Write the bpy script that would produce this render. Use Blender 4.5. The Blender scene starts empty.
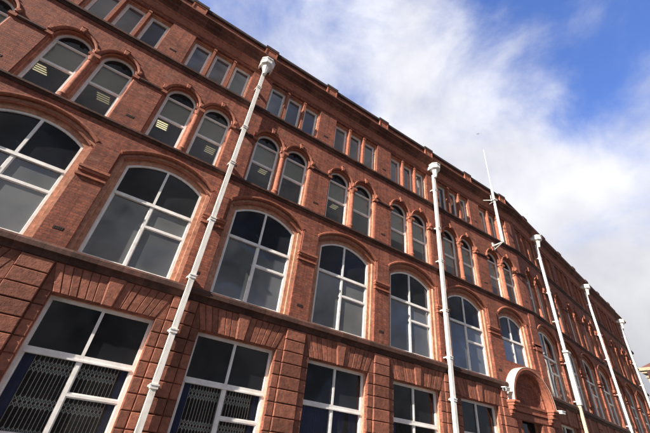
import bpy, math, random
from mathutils import Vector, Matrix
random.seed(7)
D = bpy.data
SC = bpy.context.scene
COL = SC.collection

# ------------------------------------------------------------------ camera
K = 0.78                                   # drafting units -> metres, about the camera
CAM = Vector((4.761, -12.567, 1.6))
YAW, PITCH, ROLL = 0.5, 0.593, 0.131
f_ = Vector((math.sin(YAW)*math.cos(PITCH), math.cos(YAW)*math.cos(PITCH), math.sin(PITCH)))
r_ = Vector((math.cos(YAW), -math.sin(YAW), 0)); u_ = r_.cross(f_)
r2 = r_*math.cos(ROLL)+u_*math.sin(ROLL); u2 = -r_*math.sin(ROLL)+u_*math.cos(ROLL)
cd = D.cameras.new('camera'); cam = D.objects.new('camera', cd); COL.objects.link(cam)
cd.sensor_width = 36; cd.lens = 344.546/650*36; cd.clip_start = .1; cd.clip_end = 5000
m3 = Matrix((r2, u2, -f_)).transposed()
cam.matrix_world = Matrix.Translation(CAM) @ m3.to_4x4()
SC.camera = cam

# ------------------------------------------------------------------ light
SUN_EL = math.radians(31); SUN_AZ = math.radians(13)      # azimuth measured off the facade plane, from its left end
sd = Vector((-math.cos(SUN_EL)*math.cos(SUN_AZ), -math.cos(SUN_EL)*math.sin(SUN_AZ), math.sin(SUN_EL)))
sl = D.lights.new('sun', 'SUN'); sl.energy = 5.0; sl.angle = math.radians(.5); sl.color = (1, .93, .82)
so = D.objects.new('sun', sl); COL.objects.link(so)
so.rotation_euler = sd.to_track_quat('Z', 'Y').to_euler()
SC.view_settings.view_transform = 'Standard'; SC.view_settings.look = 'None'
SC.view_settings.exposure = 1.12; SC.view_settings.gamma = 1
SC.view_settings.use_curve_mapping = False

w = D.worlds.new('World'); SC.world = w; w.use_nodes = True
nt = w.node_tree; nt.nodes.clear()
def N(nt, t, **k):
    n = nt.nodes.new(t)
    for a, v in k.items():
        if a.startswith('i_'):
            n.inputs[a[2:].replace('_', ' ')].default_value = v
        else: setattr(n, a, v)
    return n
def L(nt, a, b): nt.links.new(a, b)
sky = N(nt, 'ShaderNodeTexSky', sky_type='NISHITA', sun_disc=False, sun_elevation=SUN_EL,
        sun_rotation=math.atan2(sd.x, sd.y), air_density=1.3, dust_density=.3, ozone_density=2.2)
tc = N(nt, 'ShaderNodeTexCoord')
nz = N(nt, 'ShaderNodeTexNoise', noise_dimensions='3D'); nz.inputs['Scale'].default_value = 3.3
nz.inputs['Detail'].default_value = 9; nz.inputs['Roughness'].default_value = .60; nz.inputs['Distortion'].default_value = .25
mp = N(nt, 'ShaderNodeMapping'); mp.inputs['Location'].default_value = (3.1, 1.7, .4); mp.inputs['Scale'].default_value = (1, 1, 1.5)
L(nt, tc.outputs['Generated'], mp.inputs[0]); L(nt, mp.outputs[0], nz.inputs['Vector'])
def math_(nt, op, a, b=None, c=None, clamp=False):
    n = nt.nodes.new('ShaderNodeMath'); n.operation = op; n.use_clamp = clamp
    for i, v in enumerate((a, b, c)):
        if v is None: continue
        if isinstance(v, (int, float)): n.inputs[i].default_value = v
        else: nt.links.new(v, n.inputs[i])
    return n.outputs[0]
def lobe(d, width):                     # a bank of cloud (or a clear patch) in a direction of the sky
    dn = Vector(d).normalized()
    v = N(nt, 'ShaderNodeVectorMath', operation='DOT_PRODUCT'); v.inputs[1].default_value = dn
    L(nt, tc.outputs['Generated'], v.inputs[0])
    mr = N(nt, 'ShaderNodeMapRange', interpolation_type='SMOOTHSTEP')
    mr.inputs['From Min'].default_value = math.cos(math.radians(width)); mr.inputs['From Max'].default_value = 1
    L(nt, v.outputs['Value'], mr.inputs['Value']); return mr.outputs[0]
LOBES = [((.62, .36, .70), 23, .80), ((.91, .245, .333), 34, .62), ((.93, .33, .18), 20, .5), ((.33, .31, .89), 11, .30), ((.25, .40, .88), 14, .10),
         ((.642, -.03, .766), 23, -.60), ((.655, .16, .74), 9, -.34), ((.45, .17, .87), 13, -.34), ((.10, .455, .88), 14, .16), ((.70, .04, .71), 13, -.20), ((.74, .13, .66), 8, -.36), ((.76, .02, .65), 8, .20),
         ((-.5, .4, .6), 45, .3), ((.2, -.8, .5), 95, .85), ((-.8, -.2, .5), 60, .4)]  # last two: unseen cloud cover added to keep ambient and reflections neutral
cover = math_(nt, 'MULTIPLY_ADD', nz.outputs['Fac'], 2.1, -1.02)
for d, wd, amt in LOBES:
    cover = math_(nt, 'MULTIPLY_ADD', lobe(d, wd), amt, cover)
cl = N(nt, 'ShaderNodeMapRange', interpolation_type='SMOOTHSTEP')
cl.inputs['From Min'].default_value = -.16; cl.inputs['From Max'].default_value = 1.05
L(nt, cover, cl.inputs['Value'])
nz2 = N(nt, 'ShaderNodeTexNoise'); nz2.inputs['Scale'].default_value = 4.2; nz2.inputs['Detail'].default_value = 5
L(nt, tc.outputs['Generated'], nz2.inputs['Vector'])
ramp = N(nt, 'ShaderNodeValToRGB')
ramp.color_ramp.elements[0].position = .35; ramp.color_ramp.elements[0].color = (6.6, 6.7, 7.4, 1)
ramp.color_ramp.elements[1].position = .65; ramp.color_ramp.elements[1].color = (8.5, 8.5, 8.8, 1)
L(nt, nz2.outputs['Fac'], ramp.inputs[0])
def rng0(v):
    n = N(nt, 'ShaderNodeMapRange'); n.inputs['From Min'].default_value = .3; n.inputs['From Max'].default_value = .7
    n.inputs['To Min'].default_value = .9; n.inputs['To Max'].default_value = 1.06; L(nt, v, n.inputs['Value']); return n.outputs[0]
def rng1(v):
    n = N(nt, 'ShaderNodeMapRange'); n.inputs['From Min'].default_value = .36; n.inputs['From Max'].default_value = .62
    n.inputs['To Min'].default_value = .92; n.inputs['To Max'].default_value = .45; L(nt, v, n.inputs['Value']); return n.outputs[0]
# clouds low down are greyer than the ones overhead
sx = N(nt, 'ShaderNodeSeparateXYZ'); L(nt, tc.outputs['Generated'], sx.inputs[0])
low = N(nt, 'ShaderNodeMapRange'); low.inputs['From Min'].default_value = .15; low.inputs['From Max'].default_value = .6
low.inputs['To Min'].default_value = .62; low.inputs['To Max'].default_value = 1.0
L(nt, sx.outputs['Z'], low.inputs['Value'])
shade = math_(nt, 'MULTIPLY', math_(nt, 'MULTIPLY', low.outputs[0], rng0(nz2.outputs['Fac'])), math_(nt, 'SUBTRACT', 1.0, math_(nt, 'MULTIPLY', lobe((.1, -1, .45), 85), rng1(nz2.outputs['Fac']))))     # unseen cloud behind the viewer, darkened to cut facade ambient and vary pane reflections
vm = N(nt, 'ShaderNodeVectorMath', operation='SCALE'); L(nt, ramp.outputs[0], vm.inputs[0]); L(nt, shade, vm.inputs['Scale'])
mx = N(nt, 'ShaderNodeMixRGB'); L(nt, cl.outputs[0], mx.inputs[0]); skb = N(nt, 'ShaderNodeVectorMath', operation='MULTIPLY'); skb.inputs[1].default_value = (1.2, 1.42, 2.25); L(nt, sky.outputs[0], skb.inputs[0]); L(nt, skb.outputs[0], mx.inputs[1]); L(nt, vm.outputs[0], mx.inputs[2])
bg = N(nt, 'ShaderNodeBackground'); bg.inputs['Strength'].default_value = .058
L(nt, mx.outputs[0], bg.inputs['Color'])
wo = N(nt, 'ShaderNodeOutputWorld'); L(nt, bg.outputs[0], wo.inputs[0])

# ------------------------------------------------------------------ materials
MAT = {}
def newmat(name):
    m = D.materials.new(name); m.use_nodes = True; MAT[name] = m
    return m, m.node_tree, m.node_tree.nodes['Principled BSDF']
def wallco(nt):                          # (x+y, z) in the part's own frame: brick courses run round reveals
    t = N(nt, 'ShaderNodeTexCoord'); s = N(nt, 'ShaderNodeSeparateXYZ'); L(nt, t.outputs['Object'], s.inputs[0])
    c = N(nt, 'ShaderNodeCombineXYZ'); L(nt, math_(nt, 'ADD', s.outputs[0], s.outputs[1]), c.inputs[0]); L(nt, s.outputs[2], c.inputs[1])
    return t, c.outputs[0]
def noise(nt, vec, scale, detail=5, rough=.6):
    n = N(nt, 'ShaderNodeTexNoise'); n.inputs['Scale'].default_value = scale; n.inputs['Detail'].default_value = detail
    n.inputs['Roughness'].default_value = rough; L(nt, vec, n.inputs['Vector']); return n.outputs['Fac']
def rng(nt, v, a, b, c, d):
    n = N(nt, 'ShaderNodeMapRange'); 
    for k_, x in zip(('From Min', 'From Max', 'To Min', 'To Max'), (a, b, c, d)): n.inputs[k_].default_value = x
    L(nt, v, n.inputs['Value']); return n.outputs[0]
def mixc(nt, f, a, b, mode='MIX'):
    n = N(nt, 'ShaderNodeMixRGB', blend_type=mode)
    for i, v in enumerate((f, a, b)):
        if isinstance(v, (int, float)): n.inputs[i].default_value = v
        elif isinstance(v, tuple): n.inputs[i].default_value = (*v, 1)
        else: L(nt, v, n.inputs[i])
    return n.outputs[0]
def bump(nt, h, st, dist, bs):
    b = N(nt, 'ShaderNodeBump'); b.inputs['Strength'].default_value = st; b.inputs['Distance'].default_value = dist
    L(nt, h, b.inputs['Height']); L(nt, b.outputs[0], bs.inputs['Normal'])

def brick_mat(name, c1, c2, mortar):
    m, nt, bs = newmat(name)
    t, co = wallco(nt)
    b = N(nt, 'ShaderNodeTexBrick'); L(nt, co, b.inputs['Vector'])
    b.inputs['Color1'].default_value = (*c1, 1); b.inputs['Color2'].default_value = (*c2, 1); b.inputs['Mortar'].default_value = (*mortar, 1)
    b.inputs['Scale'].default_value = 1; b.inputs['Mortar Size'].default_value = .009; b.inputs['Mortar Smooth'].default_value = .3
    b.inputs['Bias'].default_value = -.1; b.inputs['Brick Width'].default_value = .28; b.inputs['Row Height'].default_value = .096
    stain = rng(nt, noise(nt, t.outputs['Object'], .8, 6, .65), .32, .68, .74, 1.2)
    fine = rng(nt, noise(nt, t.outputs['Object'], 9, 6, .7), .3, .7, .62, 1.34)
    # rain streaks and soot: noise drawn out vertically
    mp = N(nt, 'ShaderNodeMapping'); mp.inputs['Scale'].default_value = (5, 5, .35); L(nt, t.outputs['Object'], mp.inputs[0])
    st = rng(nt, noise(nt, mp.outputs[0], 1.0, 5, .6), .45, .70, 1, .60)
    k = math_(nt, 'MULTIPLY', math_(nt, 'MULTIPLY', stain, fine), st)
    cc = N(nt, 'ShaderNodeVectorMath', operation='SCALE'); L(nt, b.outputs['Color'], cc.inputs[0]); L(nt, k, cc.inputs['Scale'])
    # pale bloom patches
    ef = rng(nt, noise(nt, t.outputs['Object'], 1.7, 8, .72), .54, .78, 0, .5)
    L(nt, mixc(nt, ef, cc.outputs[0], (.36, .22, .16)), bs.inputs['Base Color'])
    bs.inputs['Roughness'].default_value = .85; bs.inputs['Specular IOR Level'].default_value = .3
    h = math_(nt, 'ADD', math_(nt, 'MULTIPLY', b.outputs['Fac'], -.6), math_(nt, 'MULTIPLY', noise(nt, t.outputs['Object'], 30, 4), .8))
    bump(nt, h, .8, .012, bs)
    return m
brick_mat('brick', (.330, .100, .059), (.195, .061, .041), (.145, .072, .054))

def stone_mat(name, base, dark, rough=.8, island=.0, bs_=.5, bd=.02, soot=.5, sc=7., joint=0):
    m, nt, bs = newmat(name)
    t = N(nt, 'ShaderNodeTexCoord'); o = t.outputs['Object']
    a = rng(nt, noise(nt, o, 1.3, 6, .65), .35, .72, 0, soot)
    c = mixc(nt, a, base, dark)
    fine = rng(nt, noise(nt, o, sc, 6, .72), .3, .7, .6, 1.35)
    if island:
        g = N(nt, 'ShaderNodeNewGeometry')
        fine = math_(nt, 'MULTIPLY', fine, rng(nt, g.outputs['Random Per Island'], 0, 1, 1-island, 1+island))
    if joint:
        sx = N(nt, 'ShaderNodeSeparateXYZ'); L(nt, o, sx.inputs[0])
        fr_ = math_(nt, 'FRACT', math_(nt, 'DIVIDE', sx.outputs[0], joint))
        fine = math_(nt, 'MULTIPLY', fine, rng(nt, math_(nt, 'LESS_THAN', fr_, .012/joint), 0, 1, 1, .35))
        wn = N(nt, 'ShaderNodeTexWhiteNoise', noise_dimensions='1D'); L(nt, math_(nt, 'FLOOR', math_(nt, 'DIVIDE', sx.outputs[0], joint)), wn.inputs['W'])
        fine = math_(nt, 'MULTIPLY', fine, rng(nt, wn.outputs['Value'], 0, 1, .72, 1.3))
    cc = N(nt, 'ShaderNodeVectorMath', operation='SCALE'); L(nt, c, cc.inputs[0]); L(nt, fine, cc.inputs['Scale'])
    L(nt, cc.outputs[0], bs.inputs['Base Color']); bs.inputs['Roughness'].default_value = rough
    bs.inputs['Specular IOR Level'].default_value = .3
    bump(nt, math_(nt, 'ADD', noise(nt, o, sc*.6, 6, .7), math_(nt, 'MULTIPLY', noise(nt, o, sc*4, 3), .25)), bs_, bd, bs)
    return m
stone_mat('terracotta', (.34, .118, .070), (.14, .056, .040), island=.12)
stone_mat('jamb_stone', (.56, .285, .185), (.22, .08, .05), soot=.6)
stone_mat('block', (.255, .092, .058), (.095, .043, .032), island=.34, bs_=.65, bd=.026, sc=7)
stone_mat('weathered', (.100, .043, .031), (.032, .020, .017), island=.1, soot=.9, joint=.73)
stone_mat('cornice_stone', (.17, .063, .043), (.06, .030, .024), soot=.8, joint=.73)
stone_mat('coping', (.07, .042, .036), (.03, .024, .024), soot=.9)
stone_mat('soot_joint', (.05, .026, .02), (.03, .02, .018))
stone_mat('pale_stone', (.36, .29, .19), (.20, .155, .11), soot=.5)
stone_mat('roof_tile', (.15, .06, .045), (.08, .045, .04))
stone_mat('slate', (.06, .06, .07), (.04, .04, .045))
stone_mat('asphalt', (.05, .05, .052), (.035, .035, .036), sc=20, bs_=.3, bd=.01)
stone_mat('paving', (.13, .125, .118), (.08, .078, .075), sc=10, bs_=.2, bd=.01)
stone_mat('kerb_stone', (.3, .29, .27), (.2, .19, .18), bs_=.2, bd=.01)
def paint(name, col, dirt, rough=.45, amount=.35, sc=3., streak=0):
    m, nt, bs = newmat(name)
    t = N(nt, 'ShaderNodeTexCoord'); o = t.outputs['Object']
    a = rng(nt, noise(nt, o, sc, 8, .7), .45, .75, 0, amount)
    cl = mixc(nt, a, col, dirt)
    if streak:                                    # rust and dirt runs down the pipe
        mp = N(nt, 'ShaderNodeMapping'); mp.inputs['Scale'].default_value = (14, 14, .8); L(nt, o, mp.inputs[0])
        cl = mixc(nt, rng(nt, noise(nt, mp.outputs[0], 1, 6, .65), .50, .70, 0, streak), cl, (.26, .15, .09))
        cl = mixc(nt, rng(nt, noise(nt, o, 6, 6, .75), .66, .72, 0, streak), cl, (.20, .11, .07))
    L(nt, cl, bs.inputs['Base Color']); bs.inputs['Roughness'].default_value = rough
    bump(nt, noise(nt, o, sc*8, 3), .12, .005, bs)
    return m
paint('white_paint', (.84, .81, .78), (.42, .34, .28), .45, .5)
paint('pipe_paint', (.84, .80, .75), (.44, .36, .29), .5, .6, 2.2, streak=.6)
paint('cream_paint', (.62, .48, .29), (.38, .27, .16), .5, .5)
paint('hood_paint', (.58, .49, .42), (.36, .24, .18), .6, .7, 3, streak=.5)
paint('grey_metal', (.80, .76, .68), (.55, .50, .42), .5, .5, 9)
paint('navy_cloth', (.018, .030, .125), (.010, .016, .06), .9, .6, 2)
paint('blind', (.82, .77, .62), (.6, .56, .44), .8, .6, .8)
paint('plaster', (.45, .45, .42), (.3, .3, .28), .9, .5, 1)
paint('dark_void', (.012, .012, .013), (.008, .008, .008), .9)
paint('timber', (.10, .045, .025), (.05, .025, .015), .5)
paint('black_plastic', (.02, .02, .02), (.03, .03, .03), .35)
paint('feather', (.35, .35, .36), (.15, .15, .16), .8)

def glass(name, tint, ior=1.45, wav=.02, wsc=.9, dust=0.):
    m, nt, bs = newmat(name); nt.nodes.remove(bs)
    out = nt.nodes['Material Output']
    tr = N(nt, 'ShaderNodeBsdfTransparent'); tr.inputs[0].default_value = (*tint, 1)
    gl = N(nt, 'ShaderNodeBsdfGlossy'); gl.inputs['Roughness'].default_value = .015; gl.inputs[0].default_value = (.9, .92, .95, 1)
    fr = N(nt, 'ShaderNodeFresnel'); fr.inputs['IOR'].default_value = ior
    t = N(nt, 'ShaderNodeTexCoord'); b = N(nt, 'ShaderNodeBump'); b.inputs['Strength'].default_value = .5; b.inputs['Distance'].default_value = wav
    L(nt, noise(nt, t.outputs['Object'], wsc, 2), b.inputs['Height']); L(nt, b.outputs[0], gl.inputs['Normal'])
    mx = N(nt, 'ShaderNodeMixShader'); L(nt, fr.outputs[0], mx.inputs[0]); L(nt, tr.outputs[0], mx.inputs[1]); L(nt, gl.outputs[0], mx.inputs[2])
    oi = N(nt, 'ShaderNodeObjectInfo'); df = N(nt, 'ShaderNodeBsdfDiffuse'); df.inputs[0].default_value = (.5, .49, .45, 1)
    md = N(nt, 'ShaderNodeMixShader'); L(nt, math_(nt, 'MULTIPLY', rng(nt, oi.outputs['Random'], 0, 1, .5, 1.3), rng(nt, noise(nt, t.outputs['Object'], 1.6, 4), .3, .7, dust*.6, dust*1.3)), md.inputs[0])
    L(nt, mx.outputs[0], md.inputs[1]); L(nt, df.outputs[0], md.inputs[2])
    L(nt, md.outputs[0], out.inputs[0]); return m
glass('clear_glass', (.85, .87, .86), 1.6, dust=.14); glass('head_glass', (.25, .26, .28), 1.22); glass('ground_glass', (.85, .86, .86), 1.25, .03, dust=.03)
def film(name, c1, c2, rough=.12, spec=.5, sc=.5, ior=1.45):
    m, nt, bs = newmat(name)
    t = N(nt, 'ShaderNodeTexCoord')
    oi = N(nt, 'ShaderNodeObjectInfo')
    nn = N(nt, 'ShaderNodeTexNoise', noise_dimensions='4D'); nn.inputs['Scale'].default_value = sc; nn.inputs['Detail'].default_value = 4
    L(nt, t.outputs['Object'], nn.inputs['Vector']); L(nt, math_(nt, 'MULTIPLY', oi.outputs['Random'], 40.), nn.inputs['W'])
    cf = math_(nt, 'ADD', rng(nt, nn.outputs['Fac'], .35, .65, -.1, .8), rng(nt, oi.outputs['Random'], 0, 1, -.35, .45), clamp=True)
    L(nt, mixc(nt, cf, c1, c2), bs.inputs['Base Color'])
    bs.inputs['Roughness'].default_value = rough; bs.inputs['Specular IOR Level'].default_value = spec
    bs.inputs['IOR'].default_value = ior
    if ior > 2: bs.inputs['Specular IOR Level'].default_value = .5
    bump(nt, noise(nt, t.outputs['Object'], .7, 1), .5, .05, bs)
    return m
film('tinted_pane', (.075, .079, .080), (.15, .154, .152), .04, 1.0, ior=2.05)
film('black_pane', (.012, .012, .014), (.022, .023, .025), .05, .45)
film('grey_pane', (.075, .078, .079), (.17, .175, .172), .05, .8, ior=2.05)
for nm, st in (('lamp_bright', .7), ('lamp_mid', .38), ('lamp_dim', .17)):
    m, nt, bs = newmat(nm)
    bs.inputs['Base Color'].default_value = (.6, .58, .5, 1); bs.inputs['Emission Color'].default_value = (1, .86, .52, 1); bs.inputs['Emission Strength'].default_value = st

# ------------------------------------------------------------------ mesh builder
class MB:
    def __init__(s): s.v = []; s.f = []
    def add(s, vs, fs):
        o = len(s.v); s.v += [tuple(p) for p in vs]; s.f += [tuple(i+o for i in q) for q in fs]; return s
    def box(s, x0, x1, y0, y1, z0, z1):
        return s.add([(x0,y0,z0),(x1,y0,z0),(x1,y1,z0),(x0,y1,z0),(x0,y0,z1),(x1,y0,z1),(x1,y1,z1),(x0,y1,z1)],
              [(0,3,2,1),(4,5,6,7),(0,1,5,4),(1,2,6,5),(2,3,7,6),(3,0,4,7)])
    def pillow(s, x0, x1, z0, z1, yf, yb, c=.035, tilt=0., tx=0.):
        # a rock-faced block: chamfered front, optional slanted sides (voussoirs)
        def P(x, y, z):
            return (x, y, z)
        a = [P(x0,yb,z0),P(x1,yb,z0),P(x1,yb,z1),P(x0,yb,z1)]
        b = [P(x0,yf+c,z0),P(x1,yf+c,z0),P(x1,yf+c,z1),P(x0,yf+c,z1)]
        d = [P(x0+c,yf,z0+c),P(x1-c,yf,z0+c),P(x1-c,yf,z1-c),P(x0+c,yf,z1-c)]
        vs = a+b+d
        if tilt or tx:
            vs = [(x+(z-z0)*tilt*1.0, y, z) for x, y, z in vs]
        fs = [(8,9,10,11)]
        for i in range(4):
            j = (i+1) % 4
            fs += [(4+i,4+j,8+j,8+i),(i,j,4+j,4+i)]
        fs.append((3,2,1,0))
        return s.add(vs, fs)
    def wedge(s, xb0, xb1, xt0, xt1, z0, z1, yf, yb, c=.03):
        a = [(xb0,yb,z0),(xb1,yb,z0),(xt1,yb,z1),(xt0,yb,z1)]
        b = [(xb0,yf+c,z0),(xb1,yf+c,z0),(xt1,yf+c,z1),(xt0,yf+c,z1)]
        d = [(xb0+c,yf,z0+c),(xb1-c,yf,z0+c),(xt1-c,yf,z1-c),(xt0+c,yf,z1-c)]
        fs = [(8,9,10,11),(3,2,1,0)]
        for i in range(4):
            j = (i+1) % 4
            fs += [(4+i,4+j,8+j,8+i),(i,j,4+j,4+i)]
        return s.add(a+b+d, fs)
    def strip(s, prof, x0, x1, m0=0., m1=0.):      # closed (y,z) profile run along x, ends mitred
        n = len(prof)
        vs = [(x0+y*m0, y, z) for y, z in prof]+[(x1-y*m1, y, z) for y, z in prof]
        fs = [(i, (i+1) % n, n+(i+1) % n, n+i) for i in range(n)]
        fs += [tuple(range(n-1, -1, -1)), tuple(range(n, 2*n))]
        return s.add(vs, fs)
    def arc(s, cx, cz, a0, a1, n, prof):            # (r,y) profile swept round an arc
        k = len(prof); vs = []; fs = []
        for i in range(n+1):
            a = a0+(a1-a0)*i/n
            for r, y in prof: vs.append((cx+r*math.cos(a), y, cz+r*math.sin(a)))
        for i in range(n):
            for j in range(k):
                j2 = (j+1) % k; fs.append((i*k+j, i*k+j2, (i+1)*k+j2, (i+1)*k+j))
        fs += [tuple(range(k-1, -1, -1)), tuple(n*k+j for j in range(k))]
        return s.add(vs, fs)
    def lathe(s, cx, cy, prof, n=20, a0=0.):
        k = len(prof); vs = []; fs = []
        for i in range(n):
            a = a0+2*math.pi*i/n
            for r, z in prof: vs.append((cx+r*math.cos(a), cy+r*math.sin(a), z))
        for i in range(n):
            i2 = (i+1) % n
            for j in range(k-1): fs.append((i*k+j, i2*k+j, i2*k+j+1, i*k+j+1))
        fs.append(tuple(i*k for i in range(n-1, -1, -1))); fs.append(tuple(i*k+k-1 for i in range(n)))
        return s.add(vs, fs)
    def tube(s, p, q, r0, r1=None, n=12):
        r1 = r0 if r1 is None else r1
        p = Vector(p); q = Vector(q); d = (q-p).normalized(); a = d.orthogonal().normalized(); b = d.cross(a)
        vs = []
        for c, r in ((p, r0), (q, r1)):
            for i in range(n):
                t = 2*math.pi*i/n; vs.append(c+(a*math.cos(t)+b*math.sin(t))*r)
        fs = [(i, (i+1) % n, n+(i+1) % n, n+i) for i in range(n)]+[tuple(range(n-1, -1, -1)), tuple(range(n, 2*n))]
        return s.add(vs, fs)
    def plate(s, poly, y0, y1):                     # (x,z) polygon with thickness
        n = len(poly); vs = [(x, y0, z) for x, z in poly]+[(x, y1, z) for x, z in poly]
        fs = [tuple(range(n)), tuple(range(2*n-1, n-1, -1))]+[(i, n+i, n+(i+1) % n, (i+1) % n) for i in range(n)]
        return s.add(vs, fs)
    def mesh(s, name, mat):
        me = D.meshes.new(name); me.from_pydata(s.v, [], s.f); me.validate()
        import bmesh
        bm = bmesh.new(); bm.from_mesh(me); bmesh.ops.recalc_face_normals(bm, faces=bm.faces); bm.to_mesh(me); bm.free()
        me.materials.append(MAT[mat]); return me
    def build(s, name, mat, parent=None, smooth=False):
        me = s.mesh(name, mat)
        if smooth:
            me.polygons.foreach_set('use_smooth', [True]*len(me.polygons))
            try: me.set_sharp_from_angle(angle=math.radians(40))
            except Exception: pass
        return link(name, me, parent)
def link(name, me, parent=None):
    o = D.objects.new(name, me); COL.objects.link(o)
    if parent is not None: o.parent = parent
    return o
def tag(o, label=None, cat=None, group=None, kind=None):
    if label: o['label'] = label
    if cat: o['category'] = cat
    if group: o['group'] = group
    if kind: o['kind'] = kind
    return o
def toW(p): return CAM+(Vector(p)-CAM)*K
def thing(name, loc=(0, 0, 0), **k):
    o = D.objects.new(name, None); COL.objects.link(o); o.location = toW(loc); o.scale = (K, K, K)
    tag(o, **k); return o

def sheet_with_holes(name, outer, holes, y0, y1, mat, parent):
    # a wall layer: outline and openings as one filled 2D curve, given thickness, turned upright
    cu = D.curves.new(name, 'CURVE'); cu.dimensions = '2D'; cu.fill_mode = 'BOTH'; cu.extrude = (y1-y0)/2
    for poly in [outer]+holes:
        sp = cu.splines.new('POLY'); sp.points.add(len(poly)-1); sp.use_cyclic_u = True
        for p, (x, z) in zip(sp.points, poly): p.co = (x, z, 0, 1)
    o = D.objects.new(name, cu); COL.objects.link(o)
    bpy.context.view_layer.update()
    me = D.meshes.new_from_object(o.evaluated_get(bpy.context.evaluated_depsgraph_get()))
    D.objects.remove(o); D.curves.remove(cu)
    ym = (y0+y1)/2
    for v in me.vertices: v.co = (v.co.x, ym-v.co.z, v.co.y)
    me.materials.clear(); me.materials.append(MAT[mat]); me.name = name
    me.polygons.foreach_set('use_smooth', [False]*len(me.polygons))
    o = link(name, me, parent); return o

def rect(x0, x1, z0, z1): return [(x0, z0), (x1, z0), (x1, z1), (x0, z1)]
def arch(cx, w, z0, zs, rise, n=20, i=0.):
    # window outline inset by i: segmental (or round) head springing at zs
    R = (w*w+rise*rise)/(2*rise); zc = zs+rise-R; Ri = R-i; wi = w-i
    a = math.asin(min(1, wi/Ri)); pts = [(cx-wi, z0+i), (cx+wi, z0+i)]
    for k in range(n+1):
        t = a-2*a*k/n; pts.append((cx+Ri*math.sin(t), zc+Ri*math.cos(t)))
    return pts
def clip(poly, ax, val, keep_less):
    out = []; n = len(poly)
    ins = lambda p: (p[ax] <= val) == keep_less
    for i in range(n):
        a, b = poly[i], poly[(i+1) % n]
        if ins(a): out.append(a)
        if ins(a) != ins(b):
            t = (val-a[ax])/(b[ax]-a[ax]); out.append((a[0]+(b[0]-a[0])*t, a[1]+(b[1]-a[1])*t))
    return out
def ring(mb, o, i, y0, y1):
    n = len(o); vs = [(x, y0, z) for x, z in o]+[(x, y0, z) for x, z in i]+[(x, y1, z) for x, z in i]+[(x, y1, z) for x, z in o]
    fs = []
    for a in range(n):
        b = (a+1) % n
        for q in range(4):
            q2 = (q+1) % 4; fs.append((q*n+a, q*n+b, q2*n+b, q2*n+a))
    mb.add(vs, fs)

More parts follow.
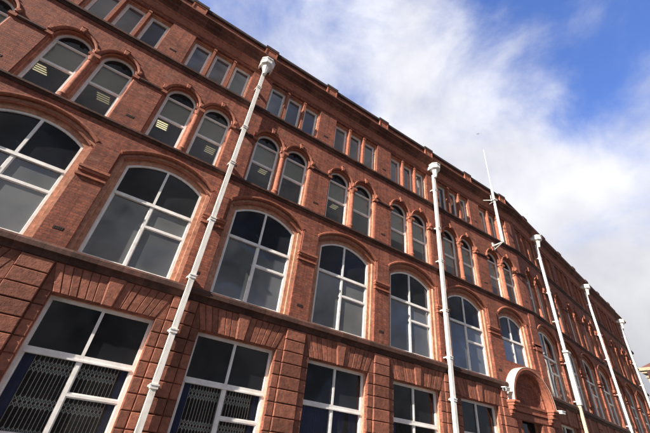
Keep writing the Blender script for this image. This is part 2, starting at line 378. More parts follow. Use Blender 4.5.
# ------------------------------------------------------------------ window kinds (meshes made once, then shared)
GY = .345                                            # glass plane
CACHE = {}
def cached(key, fn):
    if key not in CACHE: CACHE[key] = fn()
    return CACHE[key]
def pane(poly, mat, y=GY):
    me = MB().add([(x, y, z) for x, z in poly], [tuple(range(len(poly)))]).mesh('pane', mat)
    if me.polygons[0].normal.y > 0: me.flip_normals()              # glass faces the street
    return me
def cell(base, x0, x1, z0, z1):
    p = base
    for ax, v, l in ((0, x0, False), (0, x1, True), (1, z0, False), (1, z1, True)):
        if v is not None: p = clip(p, ax, v, l)
    return p
def win_ground(style):
    W_, z0, z1 = 1.475, 1.0, 4.52; t = 3.04; lt = 2.10; f = .10; cx = 0.
    mb = MB(); o = rect(-W_, W_, z0, z1); i = rect(-W_+f, W_-f, z0+f, z1-f)
    ring(mb, o, i, .27, .42)
    mb.box(cx-.045, cx+.045, .272, .418, z0+f, z1-f)
    mb.box(-W_+f, cx-.046, .271, .419, t-.07, t+.07); mb.box(cx+.046, W_-f, .271, .419, t-.07, t+.07)
    mb.box(-W_+f, W_-f, .235, .272, t-.10, t-.055)           # projecting drip
    mb.box(cx+.046, W_-f, .273, .417, lt-.035, lt+.035)
    # inner sash line of the opening lights
    for a, b, c, d in ((cx+.046, W_-f, z0+f, lt-.036), (-W_+f, cx-.046, z0+f, t-.071), (cx+.046, W_-f, lt+.036, t-.071)):
        ring(mb, rect(a, b, c, d), rect(a+.035, b-.035, c+.035, d-.035), .30, .40)
    fr = mb.mesh('frame', 'white_paint')
    ps = [pane(rect(-W_+f, cx-.04, t+.06, z1-f), 'black_pane'), pane(rect(cx+.04, W_-f, t+.06, z1-f), 'black_pane'),
          pane(rect(-W_+f+.03, cx-.075, z0+f, t-.08), 'ground_glass'), pane(rect(cx+.075, W_-f-.03, lt+.05, t-.08), 'ground_glass'),
          pane(rect(cx+.075, W_-f-.03, z0+f, lt-.05), 'ground_glass')]
    ex = []
    def curtain(x0, x1):
        c = MB(); n = max(4, int((x1-x0)/.035)); vs = []; fs = []
        for k in range(n+1):
            x = x0+(x1-x0)*k/n; y = .47+.018*math.sin(k*1.9)+.01*math.sin(k*.7)
            vs += [(x, y, z0+f), (x, y, t+.05)]
        for k in range(n): fs.append((2*k, 2*k+2, 2*k+3, 2*k+1))
        c.add(vs, fs); return c.mesh('curtain', 'navy_cloth')
    if style == 'grille':
        ex += [('curtain', curtain(-1.42, -1.10)), ('curtain', curtain(1.16, 1.42))]
        g = MB(); x = -1.08; xs = []
        while x < 1.16: xs.append(x); x += .105+.012*math.sin(x*5+1)+.006*math.sin(x*17)
        bands = [(.98, 1.22), (1.66, 1.94), (2.52, 2.84)]
        for x in xs: g.box(x-.007, x+.007, .515, .527, 1.05, 3.08)
        for za, zb in bands:
            for r_i in range(2):
                a = za+(zb-za)*r_i/2; b = za+(zb-za)*(r_i+1)/2
                for p, q in zip(xs[:-1], xs[1:]):
                    for (u0, v0), (u1, v1) in (((p, a), (q, b)), ((q, a), (p, b))):
                        dx, dz = u1-u0, v1-v0; l = math.hypot(dx, dz); nx, nz_ = -dz/l*.007, dx/l*.007
                        g.add([(u0-nx, .511, v0-nz_), (u1-nx, .511, v1-nz_), (u1+nx, .511, v1+nz_), (u0+nx, .511, v0+nz_)], [(0, 1, 2, 3)])
        ex.append(('security_grille', g.mesh('security_grille', 'grey_metal')))
    elif style == 'curtain':
        ex += [('curtain', curtain(-1.42, .72)), ('curtain', curtain(.95, 1.42))]
    else:
        ex += [('curtain', curtain(-1.42, -.9))]
    return fr, ps, ex
def win_first(kind='full'):
    W_ = 1.46; z0 = 5.93; zs = 9.75; rise = .50; t = 8.54; lt = 7.62; mt = -.04; f = .085
    if kind == 'narrow': W_ = 1.17; z0 = 7.16; mt = .0; t = 8.62; lt = None; rise = .42
    mb = MB(); o = arch(0, W_, z0, zs, rise); i = arch(0, W_, z0, zs, rise, i=f)
    ring(mb, o, i, .28, .42)
    R = (W_*W_+rise*rise)/(2*rise); ztop = zs+rise-f-.02
    mb.box(mt-.045, mt+.045, .282, .418, z0+f, ztop+.02)
    mb.box(-W_+f, mt-.046, .281, .419, t-.055, t+.055); mb.box(mt+.046, W_-f, .281, .419, t-.055, t+.055)
    mb.box(-W_+f, W_-f, .25, .282, t-.085, t-.045)
    if lt: mb.box(mt+.046, W_-f, .283, .417, lt-.04, lt+.04)
    cells = [(-W_+f, mt-.046, z0+f, t-.056)]
    if lt: cells += [(mt+.046, W_-f, z0+f, lt-.041), (mt+.046, W_-f, lt+.041, t-.056)]
    else: cells += [(mt+.046, W_-f, z0+f, t-.056)]
    for a, b, c, d in cells: ring(mb, rect(a, b, c, d), rect(a+.03, b-.03, c+.03, d-.03), .315, .40)
    fr = mb.mesh('frame', 'white_paint')
    base = arch(0, W_, z0, zs, rise, i=f*.9)
    ps = [pane(cell(base, None, mt-.04, t+.05, None), 'black_pane'), pane(cell(base, mt+.04, None, t+.05, None), 'black_pane')]
    ps += [pane(rect(a+.02, b-.02, c+.02, d-.02), 'tinted_pane') for a, b, c, d in cells]
    return fr, ps, []
def win_second(blind=12.70):
    W_ = .637; z0 = 11.2; zs = 14.02; rise = .636; f = .075
    mb = MB(); o = arch(0, W_, z0, zs, rise, 24); i = arch(0, W_, z0, zs, rise, 24, i=f)
    ring(mb, o, i, .28, .40)
    mb.box(-W_+f, W_-f, .281, .399, 13.92, 13.98)
    mb.box(-W_+f, W_-f, .281, .399, 12.68, 12.78)
    for c, d in ((z0+f, 12.679), (12.781, 13.919)):
        ring(mb, rect(-W_+f, W_-f, c, d), rect(-W_+f+.03, W_-f-.03, c+.03, d-.03), .31, .39)
    fr = mb.mesh('frame', 'white_paint')
    base = arch(0, W_, z0, zs, rise, 24, i=f*.9)
    ps = [pane(cell(base, None, None, 13.97, None), 'black_pane'), pane(rect(-W_+f+.02, W_-f-.02, 12.79, 13.91), 'clear_glass'),
          pane(rect(-W_+f+.02, W_-f-.02, z0+f, 12.67), 'clear_glass')]
    ex = []
    if blind:
        b = MB(); z = 14.0
        while z > blind: b.add([(-.6, .44, z), (.6, .44, z), (.6, .452, z-.046), (-.6, .452, z-.046)], [(0, 1, 2, 3)]); z -= .044
        ex.append(('blind', b.mesh('blind', 'blind')))
    return fr, ps, ex
def win_third():
    W_ = .44; z0 = 15.97; z1 = 18.30; f = .085
    mb = MB(); o = rect(-W_, W_, z0, z1); i = rect(-W_+f, W_-f, z0+f, z1-f)
    ring(mb, o, i, .28, .40)
    ring(mb, i, rect(-W_+f+.03, W_-f-.03, z0+f+.03, z1-f-.03), .31, .39)
    fr = mb.mesh('frame', 'white_paint')
    return fr, [pane(rect(-W_+f, W_-f, z0+f, z1-f), 'grey_pane')], []
def place_window(kind, x, parent):
    fr, ps, ex = cached(kind, lambda: {'grille': lambda: win_ground('grille'), 'curtain': lambda: win_ground('curtain'), 'plain': lambda: win_ground('plain'),
        'first': win_first, 'narrow': lambda: win_first('narrow'), 'second': win_second, 'second_open': lambda: win_second(0), 'second_low': lambda: win_second(12.15), 'second_high': lambda: win_second(13.3), 'third': win_third}[kind]())
    sash = link('window', fr, parent); sash.location = (x, 0, 0)
    for p in ps: link('pane', p, sash)
    for nm, e in ex: link(nm, e, sash)
    return sash

# ------------------------------------------------------------------ the warehouse
X0, BEND, TH = -21.8, 29.007, .1677
W1, W2 = 4.4, 4.159
S_END = 31.9
bld = thing('brick_warehouse', (0, 0, 0), label='long four storey red brick warehouse with arched windows and white downpipes', cat='building')
MT = math.tan(TH/2)
class Frame:                                          # a straight stretch of the front: its own axes under the building
    def __init__(s, loc, rot): s.loc = loc; s.rot = rot
    def put(s, o):
        o.location = Vector(s.loc)+Matrix.Rotation(s.rot, 3, 'Z')@Vector(o.location); o.rotation_euler = (0, 0, s.rot); o.parent = bld; return o
FA = Frame((0, 0, 0), 0.); FB = Frame((BEND, 0, 0), TH)

def stretch(F, xa, xb, centres, Wb, m0, m1, gkind, entrance=None):
    """ one straight stretch of facade: walls, orders, mouldings and windows of every bay """
    hA, hB, hC = [], [], []                           # openings of the three wall layers
    blk = MB()
    def part(name, key, fn, x=0., mat='terracotta', parent=None):
        def mk_():
            mb = MB(); fn(mb); me = mb.mesh(name, mat)
            me.polygons.foreach_set('use_smooth', [True]*len(me.polygons)); me.set_sharp_from_angle(angle=math.radians(38)); return me
        o = link(name, cached(('p', name, key), mk_)); o.location = (x, 0, 0)
        if parent: o.parent = parent; return o
        return F.put(o)
    def big_arch(e):
        def fn(mb):
            w, r = 1.76+e, .66+e*.1; R = (w*w+r*r)/(2*r); zc = 9.98+r-R; a = math.asin(w/R)
            mb.arc(0, zc, math.pi/2-a, math.pi/2+a, 28, [(R-.01, .05), (R-.01, -.03), (R+.03, -.075), (R+.09, -.075), (R+.12, -.03), (R+.12, .05)])
            w, r = 1.62+e, .58+e*.1; R = (w*w+r*r)/(2*r); zc = 9.86+r-R; a = math.asin(w/R)
            mb.arc(0, zc, math.pi/2-a, math.pi/2+a, 28, [(R-.015, .2), (R-.03, .11), (R+.01, .085), (R+.05, .09), (R+.05, .2)])
        return fn
    def hood_(mb):
        mb.arc(0, 14.0, -.05, math.pi+.05, 26, [(.725, .06), (.725, -.025), (.77, -.06), (.815, -.06), (.83, -.02), (.835, .06)])
        mb.arc(0, 14.0, 0, math.pi, 26, [(.66, .2), (.655, .10), (.69, .06), (.72, .08), (.72, .2)])
    def key_(mb):
        mb.wedge(-.07, .07, -.10, .10, 14.68, 14.95, -.115, .05, .02); mb.box(-.11, .11, -.13, .02, 14.955, 14.99)
    def col_(mb):
        mb.lathe(0, .085, [(.17, 11.2), (.17, 11.34), (.19, 11.38), (.15, 11.46), (.125, 11.5), (.125, 13.5), (.15, 13.53), (.125, 13.56), (.19, 13.74), (.2, 13.775)], 20)
        mb.box(-.215, .215, -.08, .24, 13.78, 13.93)
    def stop_(mb):
        mb.pillow(-.075, .075, 13.99, 14.22, -.11, .05, .02); mb.tube((0, -.125, 14.11), (0, .02, 14.11), .06, .06, 14)
    def shaft_(mb):
        mb.lathe(0, .10, [(.07, 11.2), (.07, 13.775)], 12); mb.box(-.13, .13, -.07, .16, 13.78, 13.93)
    def mull_(mb):
        mb.box(-.065, .065, .0, .225, 15.95, 18.36); mb.box(-.085, .085, -.02, .215, 18.22, 18.30)
    for i, c in centres:
        ent = (i == entrance)
        W_, rise, z0, zs = (1.46, .50, 5.9, 9.75) if not ent else (1.17, .42, 7.15, 9.75)
        e = (0 if not ent else -.29)
        hA.append(arch(c, 1.76+e, z0, 9.98, .66+e*.1)); hB.append(arch(c, 1.62+e, z0, 9.86, .58+e*.1)); hC.append(arch(c, W_, z0, zs, rise))
        part('arch_moulding', e, big_arch(e), c)
        for sgn in (-1, 1):
            cc = c+sgn*.843
            hC.append(arch(cc, .637, 11.15, 14.02, .636, 24))
            hB.append(arch(cc, .715, 11.15, 14.0, .714, 24))
            o = part('hood_mould', 0, hood_, cc); part('keystone', 0, key_, 0, parent=o)
            part('colonnette', 0, shaft_, c+sgn*1.61)
        for xs_ in (c-1.66, c, c+1.66): part('hood_stop', 0, stop_, xs_)
        part('column', 0, col_, c)
        wA = 1.62
        hA.append([(c-wA, 11.15), (c+wA, 11.15), (c+wA, 14.0)]+
                  [(c+.843+.777*math.cos(t*math.pi/20), 14.0+.76*math.sin(t*math.pi/20)) for t in range(0, 19)]+
                  [(c, 14.12)]+[(c-.843+.777*math.cos(t*math.pi/20), 14.0+.76*math.sin(t*math.pi/20)) for t in range(2, 21)]+[(c-wA, 14.0)])
        hA.append(rect(c-1.63, c+1.63, 15.85, 18.42)); hB.append(rect(c-1.56, c+1.56, 15.86, 18.36))
        for k in (-1, 0, 1): hC.append(rect(c+k*1.1-.44, c+k*1.1+.44, 15.9, 18.3))
        for k in (-.55, .55): part('mullion', 0, mull_, c+k)
        # ground floor opening and flat arch
        if not ent and gkind.get(i, 'plain') is not None:
            for h in (hA, hB, hC): h.append(rect(c-1.475, c+1.475, .98, 4.52))
        elif ent:
            for h in (hA, hB, hC): h.append(rect(c-1.0, c+.95, -.4, 4.25))
    # wall layers, ground storey slightly set back behind its blocks
    zt = 19.3
    mk = lambda y0, y1, h, e0, e1, mat, z0: sheet_with_holes('wall', rect(xa+e0, xb+e1, z0, zt), h, y0, y1, mat, None)
    for k, (y0, y1, h) in enumerate(((0., .133, hA), (.13, .233, hB), (.23, .50, hC))):
        t = mk(y0, y1, h, (0 if m0 else 0)+.001*k, (-y0*MT if m1 else 0)-.001*k, 'brick' if k == 0 else 'jamb_stone', -.5); F.put(t)
    # mouldings
    def S(prof, mb): mb.strip(prof, xa, xb, m0, m1)
    def band(prof, mb, gaps=()):
        segs = [(xa, m0)]; out = []; cur = xa
        for g0, g1 in gaps: out.append((cur, g0)); cur = g1
        out.append((cur, xb))
        for a, b in out: mb.strip(prof, a, b, m0 if a == xa else 0, m1 if b == xb else 0)
    gap = []
    if entrance is not None: gap = [(c-2.0, c+1.78) for i, c in centres if i == entrance]
    str1 = MB()
    band([(.1, 5.44), (-.05, 5.44), (-.07, 5.52), (-.10, 5.58), (-.22, 5.63), (-.22, 5.78), (-.16, 5.86), (.1, 5.93)], str1, gap)
    F.put(str1.build('string_course', 'weathered')); 
    s2, s3, im = MB(), MB(), MB()
    S([(.1, 10.98), (-.04, 10.98), (-.07, 11.06), (-.13, 11.09), (-.13, 11.17), (.1, 11.2)], s2); F.put(s2.build('string_course', 'weathered'))
    S([(.1, 15.68), (-.04, 15.68), (-.08, 15.78), (-.15, 15.82), (-.15, 15.92), (.1, 15.96)], s3); F.put(s3.build('string_course', 'weathered'))
    segs = []; cur = xa
    for i, c in centres: segs.append((cur, c-1.76)); cur = c+1.76
    segs.append((cur, xb))
    for a, b in segs:
        if b > a+.02: F.put(MB().strip([(.1, 13.78), (-.04, 13.78), (-.085, 13.84), (-.085, 13.91), (.1, 13.94)], a, b).build('impost_band', 'weathered'))
    fr = MB(); S([(.1, 18.62), (-.03, 18.62), (-.075, 18.68), (-.075, 18.75), (-.03, 18.80), (-.02, 19.10), (-.07, 19.16), (-.1, 19.22), (.1, 19.24)], fr)
    F.put(fr.build('frieze', 'terracotta'))
    co = MB(); S([(.3, 19.22), (-.12, 19.22), (-.15, 19.34), (-.28, 19.40), (-.28, 19.58), (-.36, 19.61), (-.44, 19.66), (-.48, 19.68), (-.48, 19.76), (.3, 19.84)], co)
    F.put(co.build('cornice', 'cornice_stone'))
    pa = MB(); S([(.2, 19.8), (.2, 21.03), (.6, 21.03), (.6, 19.8)], pa); F.put(pa.build('parapet', 'brick'))
    cp = MB(); S([(.13, 21.03), (.10, 21.10), (.10, 21.26), (.65, 21.30), (.65, 21.03)], cp); F.put(cp.build('coping', 'coping'))
    # piers between bays
    piers = [c+Wb/2 for i, c in centres]+[centres[0][1]-Wb/2]
    for x in piers:
        if x < xa+.3 or x > xb-.2: 
            if not (xa-.1 < x < xb+.3): continue
            x = min(max(x, xa+.5), xb-.45)
        def cap_(mb):
            for z0, z1, p in ((8.80, 8.90, .10), (8.70, 8.797, .06), (8.48, 8.55, .07)): mb.box(-.44-p*.5, .44+p*.5, -p, .10, z0, z1)
        def vent_(mb): 
            for q in range(5): mb.box(-.13+q*.055, -.095+q*.055, -.01, .03, -.045, .045)
            mb.box(-.15, .15, -.004, .02, -.06, .06)
        part('pier_capital', 0, cap_, x)
        part('pier_head', 0, lambda mb: mb.box(-.39, .39, -.07, .02, 8.902, 9.96), x, 'brick')
        for z in (6.45, 11.78, 16.6):
            o = part('air_brick', 0, vent_, x, 'soot_joint'); o.location.z += z
    # parapet blocks, each a part
    me = MB().box(-.38, .38, .11, .66, 19.85, 21.16)
    me.box(-.38, -.30, .08, .11, 20.3, 21.16); me.box(.30, .38, .08, .11, 20.3, 21.16); me.box(-.30, .30, .08, .11, 21.06, 21.16)
    me = me.mesh('parapet_block', 'terracotta'); cm = MB().box(-.42, .42, .05, .7, 21.161, 21.36).mesh('coping', 'coping')
    for x in piers:
        if xa+.2 < x < xb-.1:
            o = link('parapet_block', me); o.location = (x, 0, 0); F.put(o); k_ = link('coping', cm, o)
    # ---- rusticated ground storey
    zj = [-.5, .19, .62, 1.055, 1.49, 1.93, 2.37, 2.81, 3.25, 3.69, 4.13, 4.56, 4.99, 5.42]
    g = .009
    def run(x0, x1, yf, yb, z0, z1, wmax=99, c=.018):
        n = max(1, round((x1-x0)/wmax)); 
        for q in range(n):
            a = x0+(x1-x0)*q/n; b = x0+(x1-x0)*(q+1)/n
            blk.pillow(a+g, b-g, z0+g*1.6, z1-g*1.6, yf-random.random()*.012, yb, c)
    for x in piers:
        if x < xa-.1 or x > xb+.3: continue
        blk.v, blk.f = [], []
        xl, xr = x-.43, x+.43
        jl, jr = x-(Wb-2.95)/2, x+(Wb-2.95)/2
        if x > xb-.4: xr = xb; jr = None
        if entrance is not None:
            ce = [c for i, c in centres if i == entrance][0]
            if abs(x-(ce-Wb/2)) < .1: jr = None
            if abs(x-(ce+Wb/2)) < .5: continue
        for k in range(len(zj)-1):
            run(xl, xr, -.10, .05, zj[k], zj[k+1])
            if zj[k+1] < 4.6:
                if jl: run(jl, xl-.004, -.035, .26, zj[k], zj[k+1])
                if jr: run(xr+.004, jr, -.035, .26, zj[k], zj[k+1])
        F.put(blk.build('rusticated_pier', 'block'))
    for i, c in centres:
        if i == entrance: continue
        # flat arch of voussoirs fanning from a tall keystone
        n = 6; za, zb = 4.56, 5.41; blk.v, blk.f = [], []
        for sg in (-1, 1):
            xb0, xt0 = .17, .25
            hw_b = Wb/2-.43-.012; hw_t = hw_b
            db = (hw_b-.30-xb0)/n; dt = (hw_t-xt0)/n
            cut = [0]+[k+random.uniform(-.13, .13) for k in range(1, n)]+[n]
            for k in range(n):
                b0 = xb0+db*cut[k]; b1 = xb0+db*cut[k+1]; t0 = xt0+dt*cut[k]; t1 = xt0+dt*cut[k+1]
                P = [c+sg*b0, c+sg*b1, c+sg*t0, c+sg*t1]
                if sg < 0: P = [P[1], P[0], P[3], P[2]]
                blk.wedge(P[0]+g, P[1]-g, P[2]+g, P[3]-g, za, zb, -.03-random.random()*.015, .2, .014)
            b0 = xb0+db*n
            P = [c+sg*b0, c+sg*hw_b, c+sg*hw_t, c+sg*(hw_t+.0)]
            if sg > 0: blk.wedge(c+b0+g, c+hw_b, c+hw_t-.03, c+hw_t, za, zb, -.025, .2, .012)
            else: blk.wedge(c-hw_b, c-b0-g, c-hw_t, c-hw_t+.03, za, zb, -.025, .2, .012)
        blk.wedge(c-.15, c+.15, c-.235, c+.235, za-.03, zb+.02, -.09, .2, .022)
        blk.wedge(c-.172, c+.172, c-.262, c+.262, za-.01, zb+.01, -.062, .18, .012)
        F.put(blk.build('flat_arch', 'block')); blk.v, blk.f = [], []
        if gkind.get(i, 'plain') is not None:
            F.put(MB().box(c-1.52, c+1.52, -.06, .3, .86, .98).build('window_sill', 'weathered'))
            for k in range(3): run(c-1.475, c+1.475, .03, .2, zj[k], min(zj[k+1], .86) if k < 2 else .86, 1.0)
            F.put(blk.build('apron', 'block'))
    # windows
    for i, c in centres:
        def PW(kind, x):
            o = place_window(kind, x, None); F.put(o); return o
        if i != entrance and gkind.get(i, 'plain') is not None: PW(gkind.get(i, 'plain'), c)
        PW('narrow' if i == entrance else 'first', c)
        for sg in (-1, 1): PW('second' if (i < 4 and F is FA) else random.choice(['second', 'second', 'second_low', 'second_high', 'second_open']), c+sg*.843)
        for k in (-1, 0, 1): PW('third', c+k*1.1)

cA = [(i, W1*i) for i in range(-3, 7)]
cB = [(i, 1.958+W2*i) for i in range(0, 7)]
gA = {-3: None, -2: None, -1: None, 0: 'plain', 1: 'grille', 2: 'grille', 3: 'curtain', 4: 'plain', 5: 'plain'}
gB = {0: 'plain', 1: 'plain', 2: 'plain', 3: None, 4: None, 5: None, 6: None}
stretch(FA, X0+6.2, BEND, cA, W1, 0, MT, gA, entrance=6)
stretch(FB, 0.0, S_END, cB, W2, MT, 0, gB)

# carcass: floors, back, ends, roof
def Bp(s, y): return (BEND+s*math.cos(TH)-y*math.sin(TH), s*math.sin(TH)+y*math.cos(TH))
def slab(z0, z1, yf, yb, name, mat):
    out = [(X0+6.3, yf), (BEND-yf*MT, yf), Bp(S_END-.1, yf), Bp(S_END-.1, yb), (BEND-yb*MT, yb), (X0+6.3, yb)]
    n = 6; vs = [(x, y, z0) for x, y in out]+[(x, y, z1) for x, y in out]
    fs = [tuple(range(n-1, -1, -1)), tuple(range(n, 2*n))]+[(i, (i+1) % n, n+(i+1) % n, n+i) for i in range(n)]
    return MB().add(vs, fs).build(name, mat, bld)
for z0, z1 in ((5.0, 5.35), (10.45, 10.8), (15.2, 15.55)): slab(z0, z1, .46, 11.6, 'floor_slab', 'plaster')
slab(19.1, 19.6, .40, 11.8, 'roof', 'slate')
slab(-.5, -.3, .46, 11.6, 'floor_slab', 'plaster')
bw = MB(); bw.box(X0+6.2, BEND, 11.6, 12, -.5, 21.2); bw.box(X0+6.0, X0+6.2, 0, 12, -.5, 21.2)
bw.build('back_wall', 'brick', bld)
e = MB(); e.box(0, S_END, 11.61, 12.0, -.5, 21.19); e.box(S_END-.4, S_END-.002, .5, 11.6, -.5, 21.2)
FB.put(e.build('end_wall', 'brick'))
# mouldings returned round the far end
e = MB()
e.box(S_END+.001, S_END+.13, -.13, 12, 10.98, 11.18); e.box(S_END+.001, S_END+.15, -.15, 12, 15.68, 15.94)
e.box(S_END+.001, S_END+.12, -.12, 12, 19.22, 19.40); e.box(S_END+.001, S_END+.28, -.28, 12, 19.40, 19.58); e.box(S_END+.001, S_END+.48, -.48, 12, 19.60, 19.80)
FB.put(e.build('cornice', 'cornice_stone'))

# entrance: projecting round-arched hood on corbels, recessed arch and doorway
ex, ez = 26.24, 4.95
hd = MB(); RO = 1.97; RI = 1.64
hd.arc(ex, ez, 0, math.pi, 40, [(RO-.03, .1), (RO-.03, -.495), (RO-.015, -.51), (RO, -.49), (RO, .1)])
hood = hd.build('entrance_hood', 'hood_paint', bld, smooth=True)
h2 = MB()
h2.arc(ex, ez, 0, math.pi, 40, [(RI, .25), (RI, -.38), (RI+.06, -.44), (RI+.14, -.44), (RI+.18, -.50), (RO-.033, -.50), (RO-.033, .25)])
h2.arc(ex, ez, 0, math.pi, 36, [(1.30, .3), (1.30, .02), (1.36, -.03), (1.44, -.03), (1.48, -.10), (RI-.003, -.10), (RI-.003, .3)])
h2.arc(ex, ez, 0, math.pi, 30, [(.92, .35), (.92, .14), (.98, .10), (1.05, .10), (1.08, .06), (1.297, .06), (1.297, .35)])
h2.plate([(ex-1.3, ez-.45)]+[(ex+1.3*math.cos(math.pi*t/24), ez-.0+1.3*math.sin(math.pi*t/24)) for t in range(24, -1, -1)]+[(ex+1.3, ez-.45)], .20, .34)
h2.box(ex-1.66, ex+1.66, -.08, .3, ez-.42, ez-.14); h2.box(ex-1.66, ex+1.66, -.14, .3, ez-.139, ez-.02)
h2.build('arch', 'terracotta', hood, smooth=True)
vz = MB()
for k in range(9):                                  # radial joints on the tympanum
    a = math.pi*(k+1)/10; p = Vector((math.cos(a), 0, math.sin(a)))
    q = Vector((-math.sin(a), 0, math.cos(a)))*.012
    A = Vector((ex, .0, ez))+p*1.30; B = Vector((ex, .0, ez))+p*1.655
    vz.add([A-q+Vector((0, -.106, 0)), B-q+Vector((0, -.106, 0)), B+q+Vector((0, -.106, 0)), A+q+Vector((0, -.106, 0))], [(0, 1, 2, 3)])
vz.build('joint', 'soot_joint', hood)
for sg in (-1, 1):                                  # corbels and door piers
    cx = ex+sg*1.84; cb = MB()
    for z0, z1, hw, yf in ((4.83, 4.95, .26, -.56), (4.70, 4.83, .22, -.48), (4.50, 4.70, .19, -.38), (4.32, 4.50, .16, -.26), (4.22, 4.32, .13, -.17)):
        cb.pillow(cx-hw, cx+hw, z0, z1, yf, .1, .03)
    cb.build('corbel', 'terracotta', bld)
dp = MB()
zj = [-.5, .19, .62, 1.055, 1.49, 1.93, 2.37, 2.81, 3.25, 3.69, 4.13]
for k in range(len(zj)-1):
    for a, b, y in ((24.22, 24.80, -.10), (24.80, 25.24, .02), (27.25, 27.75, .02), (27.75, 28.35, -.10), (28.35, 29.0, -.03)):
        dp.pillow(a+.012, b-.012, zj[k]+.02, zj[k+1]-.02, y, .3, .04)
for a, b, y, z0, z1 in ((24.22, 28.35, -.03, 4.15, 4.50), (28.36, 29.0, -.03, 4.15, 4.56), (28.36, 29.0, -.03, 4.58, 4.98), (28.36, 29.0, -.03, 5.0, 5.42), (24.0, 24.2, -.03, 5.0, 5.42)):
    dp.pillow(a, b, z0, z1, y, .25, .04)
dp.build('door_surround', 'block', bld)
dr = MB(); dr.box(25.3, 27.2, .42, .48, -.4, 3.2); dr.box(25.3, 27.2, .38, .5, 3.2, 3.32)
for k in range(4): dr.box(25.42+k*.46, 25.78+k*.46, .40, .42, .2+0, 2.9)
door = dr.build('door', 'timber', bld)
MB().box(25.3, 27.2, .46, .47, 3.33, 4.2).build('transom_light', 'black_pane', door)
MB().tube((26.1, .34, 1.1), (26.1, .34, 1.7), .02).build('handle', 'grey_metal', door)
# bend pier quoins: projecting strip either side of the bend above the entrance
q = MB()
q.box(28.35, 28.93, -.09, .02, 5.95, 8.42); q.box(28.30, 28.98, -.14, .02, 8.42, 8.60); q.box(28.33, 28.95, -.06, .02, 8.60, 10.9)
q.build('pilaster', 'brick', bld)

# ------------------------------------------------------------------ downpipes (parts of the building)
def downpipe(F, x, y=-.27, lower='pipe_paint', shoe=False, zlow=-.4):
    p = MB(); w = .088
    p.box(x-w, x+w, y-w, y+w, 5.95, 18.35)
    p.box(x-w*.98, x+w*.98, y-.2-w, y-.2+w, zlow, 5.62) if False else None
    o = F.put(p.build('downpipe', 'pipe_paint'))
    # set-off round the string course, then on down
    l = MB(); yy = y-.14
    zz = [(5.955, y), (zlow, y)]
    vs = []; fs = []
    for z, yc in zz: vs += [(x-w*.97, yc-w, z), (x+w*.97, yc-w, z), (x+w*.97, yc+w, z), (x-w*.97, yc+w, z)]
    for k in range(len(zz)-1):
        for j in range(4): fs.append((4*k+j, 4*k+(j+1) % 4, 4*k+4+(j+1) % 4, 4*k+4+j))
    fs += [(0, 1, 2, 3), (4*len(zz)-1, 4*len(zz)-2, 4*len(zz)-3, 4*len(zz)-4)]
    l.add(vs, fs); lo = l.mesh('lower_pipe', lower); lo_ = link('lower_pipe', lo, o)
    for z in (17.0, 13.9, 11.6, 8.6, 6.15, 4.25, 2.62):
        c = MB(); c.box(x-w-.025, x+w+.025, y-w-.025, y+w+.02, z-.07, z+.05); c.box(x-w-.042, x+w+.042, y-w-.042, y+w+.03, z+.02, z+.06)
        c.box(x-w-.07, x+w+.07, y+w+.02, .01, z-.03, z+.03)
        c.build('collar', 'pipe_paint', o)
    h = MB()
    h.lathe(x, y-.16, [(.10, 18.05), (.12, 18.12), (.14, 18.3), (.18, 18.48), (.22, 18.62), (.36, 18.71), (.38, 18.75), (.38, 19.0), (.42, 19.03), (.42, 19.10), (.35, 19.10)], 8, math.pi/8)
    for sg in (-1, 1): h.box(x+sg*.33-.04, x+sg*.33+.04, y-.1, -.03, 18.7, 18.95)
    h.build('hopper_head', 'pipe_paint', o)
    if shoe:
        s = MB(); s.box(x-.3, x+.3, y-.25, y+.1, 9.30, 9.42); s.box(x-.2, x+.2, y-.17, y+.1, 9.12, 9.30)
        s.build('junction_box', 'pipe_paint', o)
        s = MB(); s.box(x-.16, x+.16, y-.16, y+.1, 5.97, 9.13); s.build('casing', 'pipe_paint', o)
    return o
downpipe(FA, 6.50); downpipe(FA, 19.66)
s1 = 1.958
for k, (lw, sh) in ((1, ('cream_paint', True)), (4, ('pipe_paint', False)), (7, ('pipe_paint', False))):
    s = s1+W2*(k-.5)
    if k == 7: s = 29.15
    downpipe(FB, s, lower=lw, shoe=sh)

# ------------------------------------------------------------------ flagpole, camera, lamp
fp = thing('flagpole', (25.75, -.78, 15.4), label='white flagpole on brackets rising above the roof over the arched entrance', cat='flagpole')
MB().tube((0, 0, -.2), (0, 0, 4.9), .105, .09, 16).build('pole', 'white_paint', fp, smooth=True)
fpt = MB().tube((0, 0, 4.9), (0, 0, 9.0), .035, .015, 14); fpt.build('topmast', 'white_paint', fp, smooth=True)
fb = MB(); fb.box(-.05, .05, -.1, .75, -.28, -.20); fb.box(-.10, .10, .70, .775, -.62, .0); fb.tube((0, 0, -.25), (0, .74, -.58), .03)
fb.build('bracket', 'plaster', fp)
fc = MB(); fc.box(-.17, .17, -.17, .17, 3.45, 3.55); fc.tube((-.1, .1, 3.5), (-.5, .62, 3.6), .03); fc.tube((.1, .1, 3.5), (.3, .62, 3.6), .03); fc.tube((-.15, 0, 3.5), (-.45, -.05, 3.72), .025); fc.tube((-.45, -.05, 3.72), (-.45, -.05, 3.35), .025)
fc.build('clamp', 'grey_metal', fp)

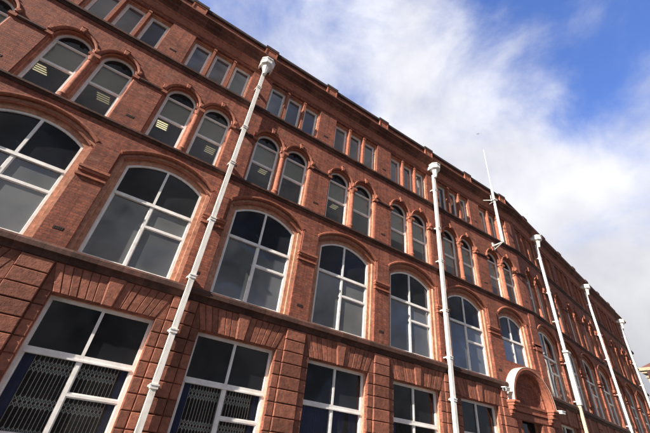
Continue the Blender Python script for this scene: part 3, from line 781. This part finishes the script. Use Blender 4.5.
sc_ = thing('security_camera', (23.95, -.28, 5.36), label='small white security camera on a bracket at the left foot of the entrance hood', cat='security camera')
MB().box(-.03, .10, .0, .36, .0, .06).build('bracket', 'white_paint', sc_)
c = MB(); c.tube((-.30, -.12, .0), (.12, -.06, .05), .10, .10, 14); c.box(-.34, .14, -.22, .02, .09, .13)
c.build('housing', 'white_paint', sc_, smooth=True)
MB().tube((-.33, -.125, -.003), (-.29, -.118, .0), .075, .075, 14).build('lens', 'black_plastic', sc_)
lp = thing('wall_lamp', (28.55, -.12, 4.86), label='small pale floodlight on a short arm at the right foot of the entrance hood', cat='wall lamp')
MB().tube((0, .05, 0), (0, -.42, .05), .03).build('arm', 'grey_metal', lp)
c = MB(); c.box(-.22, .12, -.6, -.38, -.03, .10); c.box(-.25, .15, -.63, -.35, .10, .13); c.build('lamp_head', 'white_paint', lp)

# ------------------------------------------------------------------ lit ceiling panels seen through the second-floor windows
LL = ['leftmost lit ceiling panel behind the first arched window pair', 'lit ceiling panel behind the second arched window from the left',
      'brightest lit ceiling panel, behind the left window of the second arched pair', 'lit ceiling panel behind the arched window just left of the nearest downpipe',
      'lit ceiling panel behind the arched window just right of the nearest downpipe', 'rightmost lit ceiling panel behind the fourth pair of arched windows']
for lab, (x, y, lm, nl, hw) in zip(LL, ((-2.77, 3.76, 'lamp_mid', 4, .29), (.02, 3.75, 'lamp_dim', 4, .29), (2.93, 3.69, 'lamp_bright', 4, .27), (5.66, 3.88, 'lamp_dim', 4, .27), (8.88, 3.65, 'lamp_dim', 3, .24), (14.22, 3.76, 'lamp_dim', 3, .24))):
    cl_ = thing('ceiling_light', (x, y, 15.15), label=lab, cat='ceiling light', group='lit ceiling panels on the second floor')
    MB().box(-.33, .33, -.33, .33, -.02, .05).build('housing', 'white_paint', cl_)
    b = MB()
    for k in range(nl): b.box(-hw, hw, -.27+k*.16, -.235+k*.16, -.045, -.021)
    b.build('louvre', lm, cl_)

# ------------------------------------------------------------------ pale stone building at the end of the street
fbd = thing('stone_building', (88, 13.2, -.45), label='pale cream stone building with a moulded cornice beyond the far end of the brick warehouse', cat='building')
b = MB(); b.box(0, 14, -26, 0, 0, 19.6); b.build('wall', 'pale_stone', fbd)
b = MB(); b.box(-.5, 14.3, -26.3, .5, 19.6, 20.0); b.box(-.8, 14.5, -26.6, .8, 20.0, 20.5); b.box(-.2, 14.2, -26.2, .2, 18.9, 19.1); b.build('cornice', 'pale_stone', fbd)
b = MB(); b.add([(-.5, .5, 20.5), (14.3, .5, 20.5), (14.3, -26.3, 20.5), (-.5, -26.3, 20.5), (3, -3, 23.2), (11, -3, 23.2), (11, -23, 23.2), (3, -23, 23.2)],
                [(0, 1, 5, 4), (1, 2, 6, 5), (2, 3, 7, 6), (3, 0, 4, 7), (4, 5, 6, 7)]); b.build('roof', 'roof_tile', fbd)
for k in range(6):
    for z in (3., 7.4, 11.6, 15.6):
        o = MB().box(-.05, .1, -2.9-k*4, -1.5-k*4, z, z+2.5).build('window', 'black_pane', fbd)
        fr_ = MB(); ring(fr_, [(0, 0), (1, 0), (1, 1), (0, 1)], [(0, 0), (1, 0), (1, 1), (0, 1)], 0, 0) if False else None
        fr_.box(-.12, -.06, -3.1-k*4, -1.3-k*4, z-.25, z-.02); fr_.box(-.10, -.055, -2.25-k*4, -2.15-k*4, z, z+2.5); fr_.build('frame', 'white_paint', o)
for k in range(2):
    MB().box(-.75, -.05, -.9-k*1.1, -.4-k*1.1, 18.9, 19.95).build('bracket', 'weathered', fbd)

# ------------------------------------------------------------------ ground
def ground(name, x0, x1, y0, y1, z0, z1, mat):
    o = MB().box(x0, x1, y0, y1, z0, z1).build(name, mat); tag(o, kind='structure'); return o
yw = toW((0, 0, 0)).y
ground('ground', -3000, 3000, -3000, 3000, -.5, -.14, 'asphalt')
ground('road', -300, 600, yw-10.2, yw-2.6, -.139, -.135, 'asphalt')
ground('pavement', -300, 600, yw-2.45, yw+40, -.138, 0, 'paving')
ground('kerb', -300, 600, yw-2.6, yw-2.451, -.138, .004, 'kerb_stone')
ground('pavement', -300, 600, yw-14, yw-10.2, -.138, 0, 'paving')

# ------------------------------------------------------------------ gull
gl = D.objects.new('gull', None); COL.objects.link(gl); gd = Vector((.546, .276, .79))
import numpy as _np
def pixdir(px, py): return (f_+r2*((px-325)/344.546)-u2*((py-216.5)/344.546)).normalized()
gl.location = CAM+pixdir(478, 134)*140
tag(gl, 'tiny gull gliding high above the roof in front of the white cloud', 'bird')
gl.rotation_euler = (0, .25, .8)
b = MB(); b.lathe(0, 0, [(.01, -.28), (.07, -.15), (.08, .0), (.055, .14), (.04, .2), (.01, .28)], 10)
b.v = [(z, y, x) for x, y, z in b.v]
for sg in (-1, 1):
    P = [(.06, 0, .03), (.12, sg*.28, .13), (-.02, sg*.62, .06), (-.10, sg*.60, .05), (-.03, sg*.28, .11), (-.10, 0, .02)]
    n = len(P); b.add(P+[(x, y, z+.012) for x, y, z in P], [tuple(range(n)), tuple(range(2*n-1, n-1, -1))]+[(i, (i+1) % n, n+(i+1) % n, n+i) for i in range(n)])
b.add([(-.2, -.04, 0), (-.2, .04, 0), (-.38, .08, .005), (-.38, -.08, .005)], [(0, 1, 2, 3)])
b.build('body', 'feather', gl)
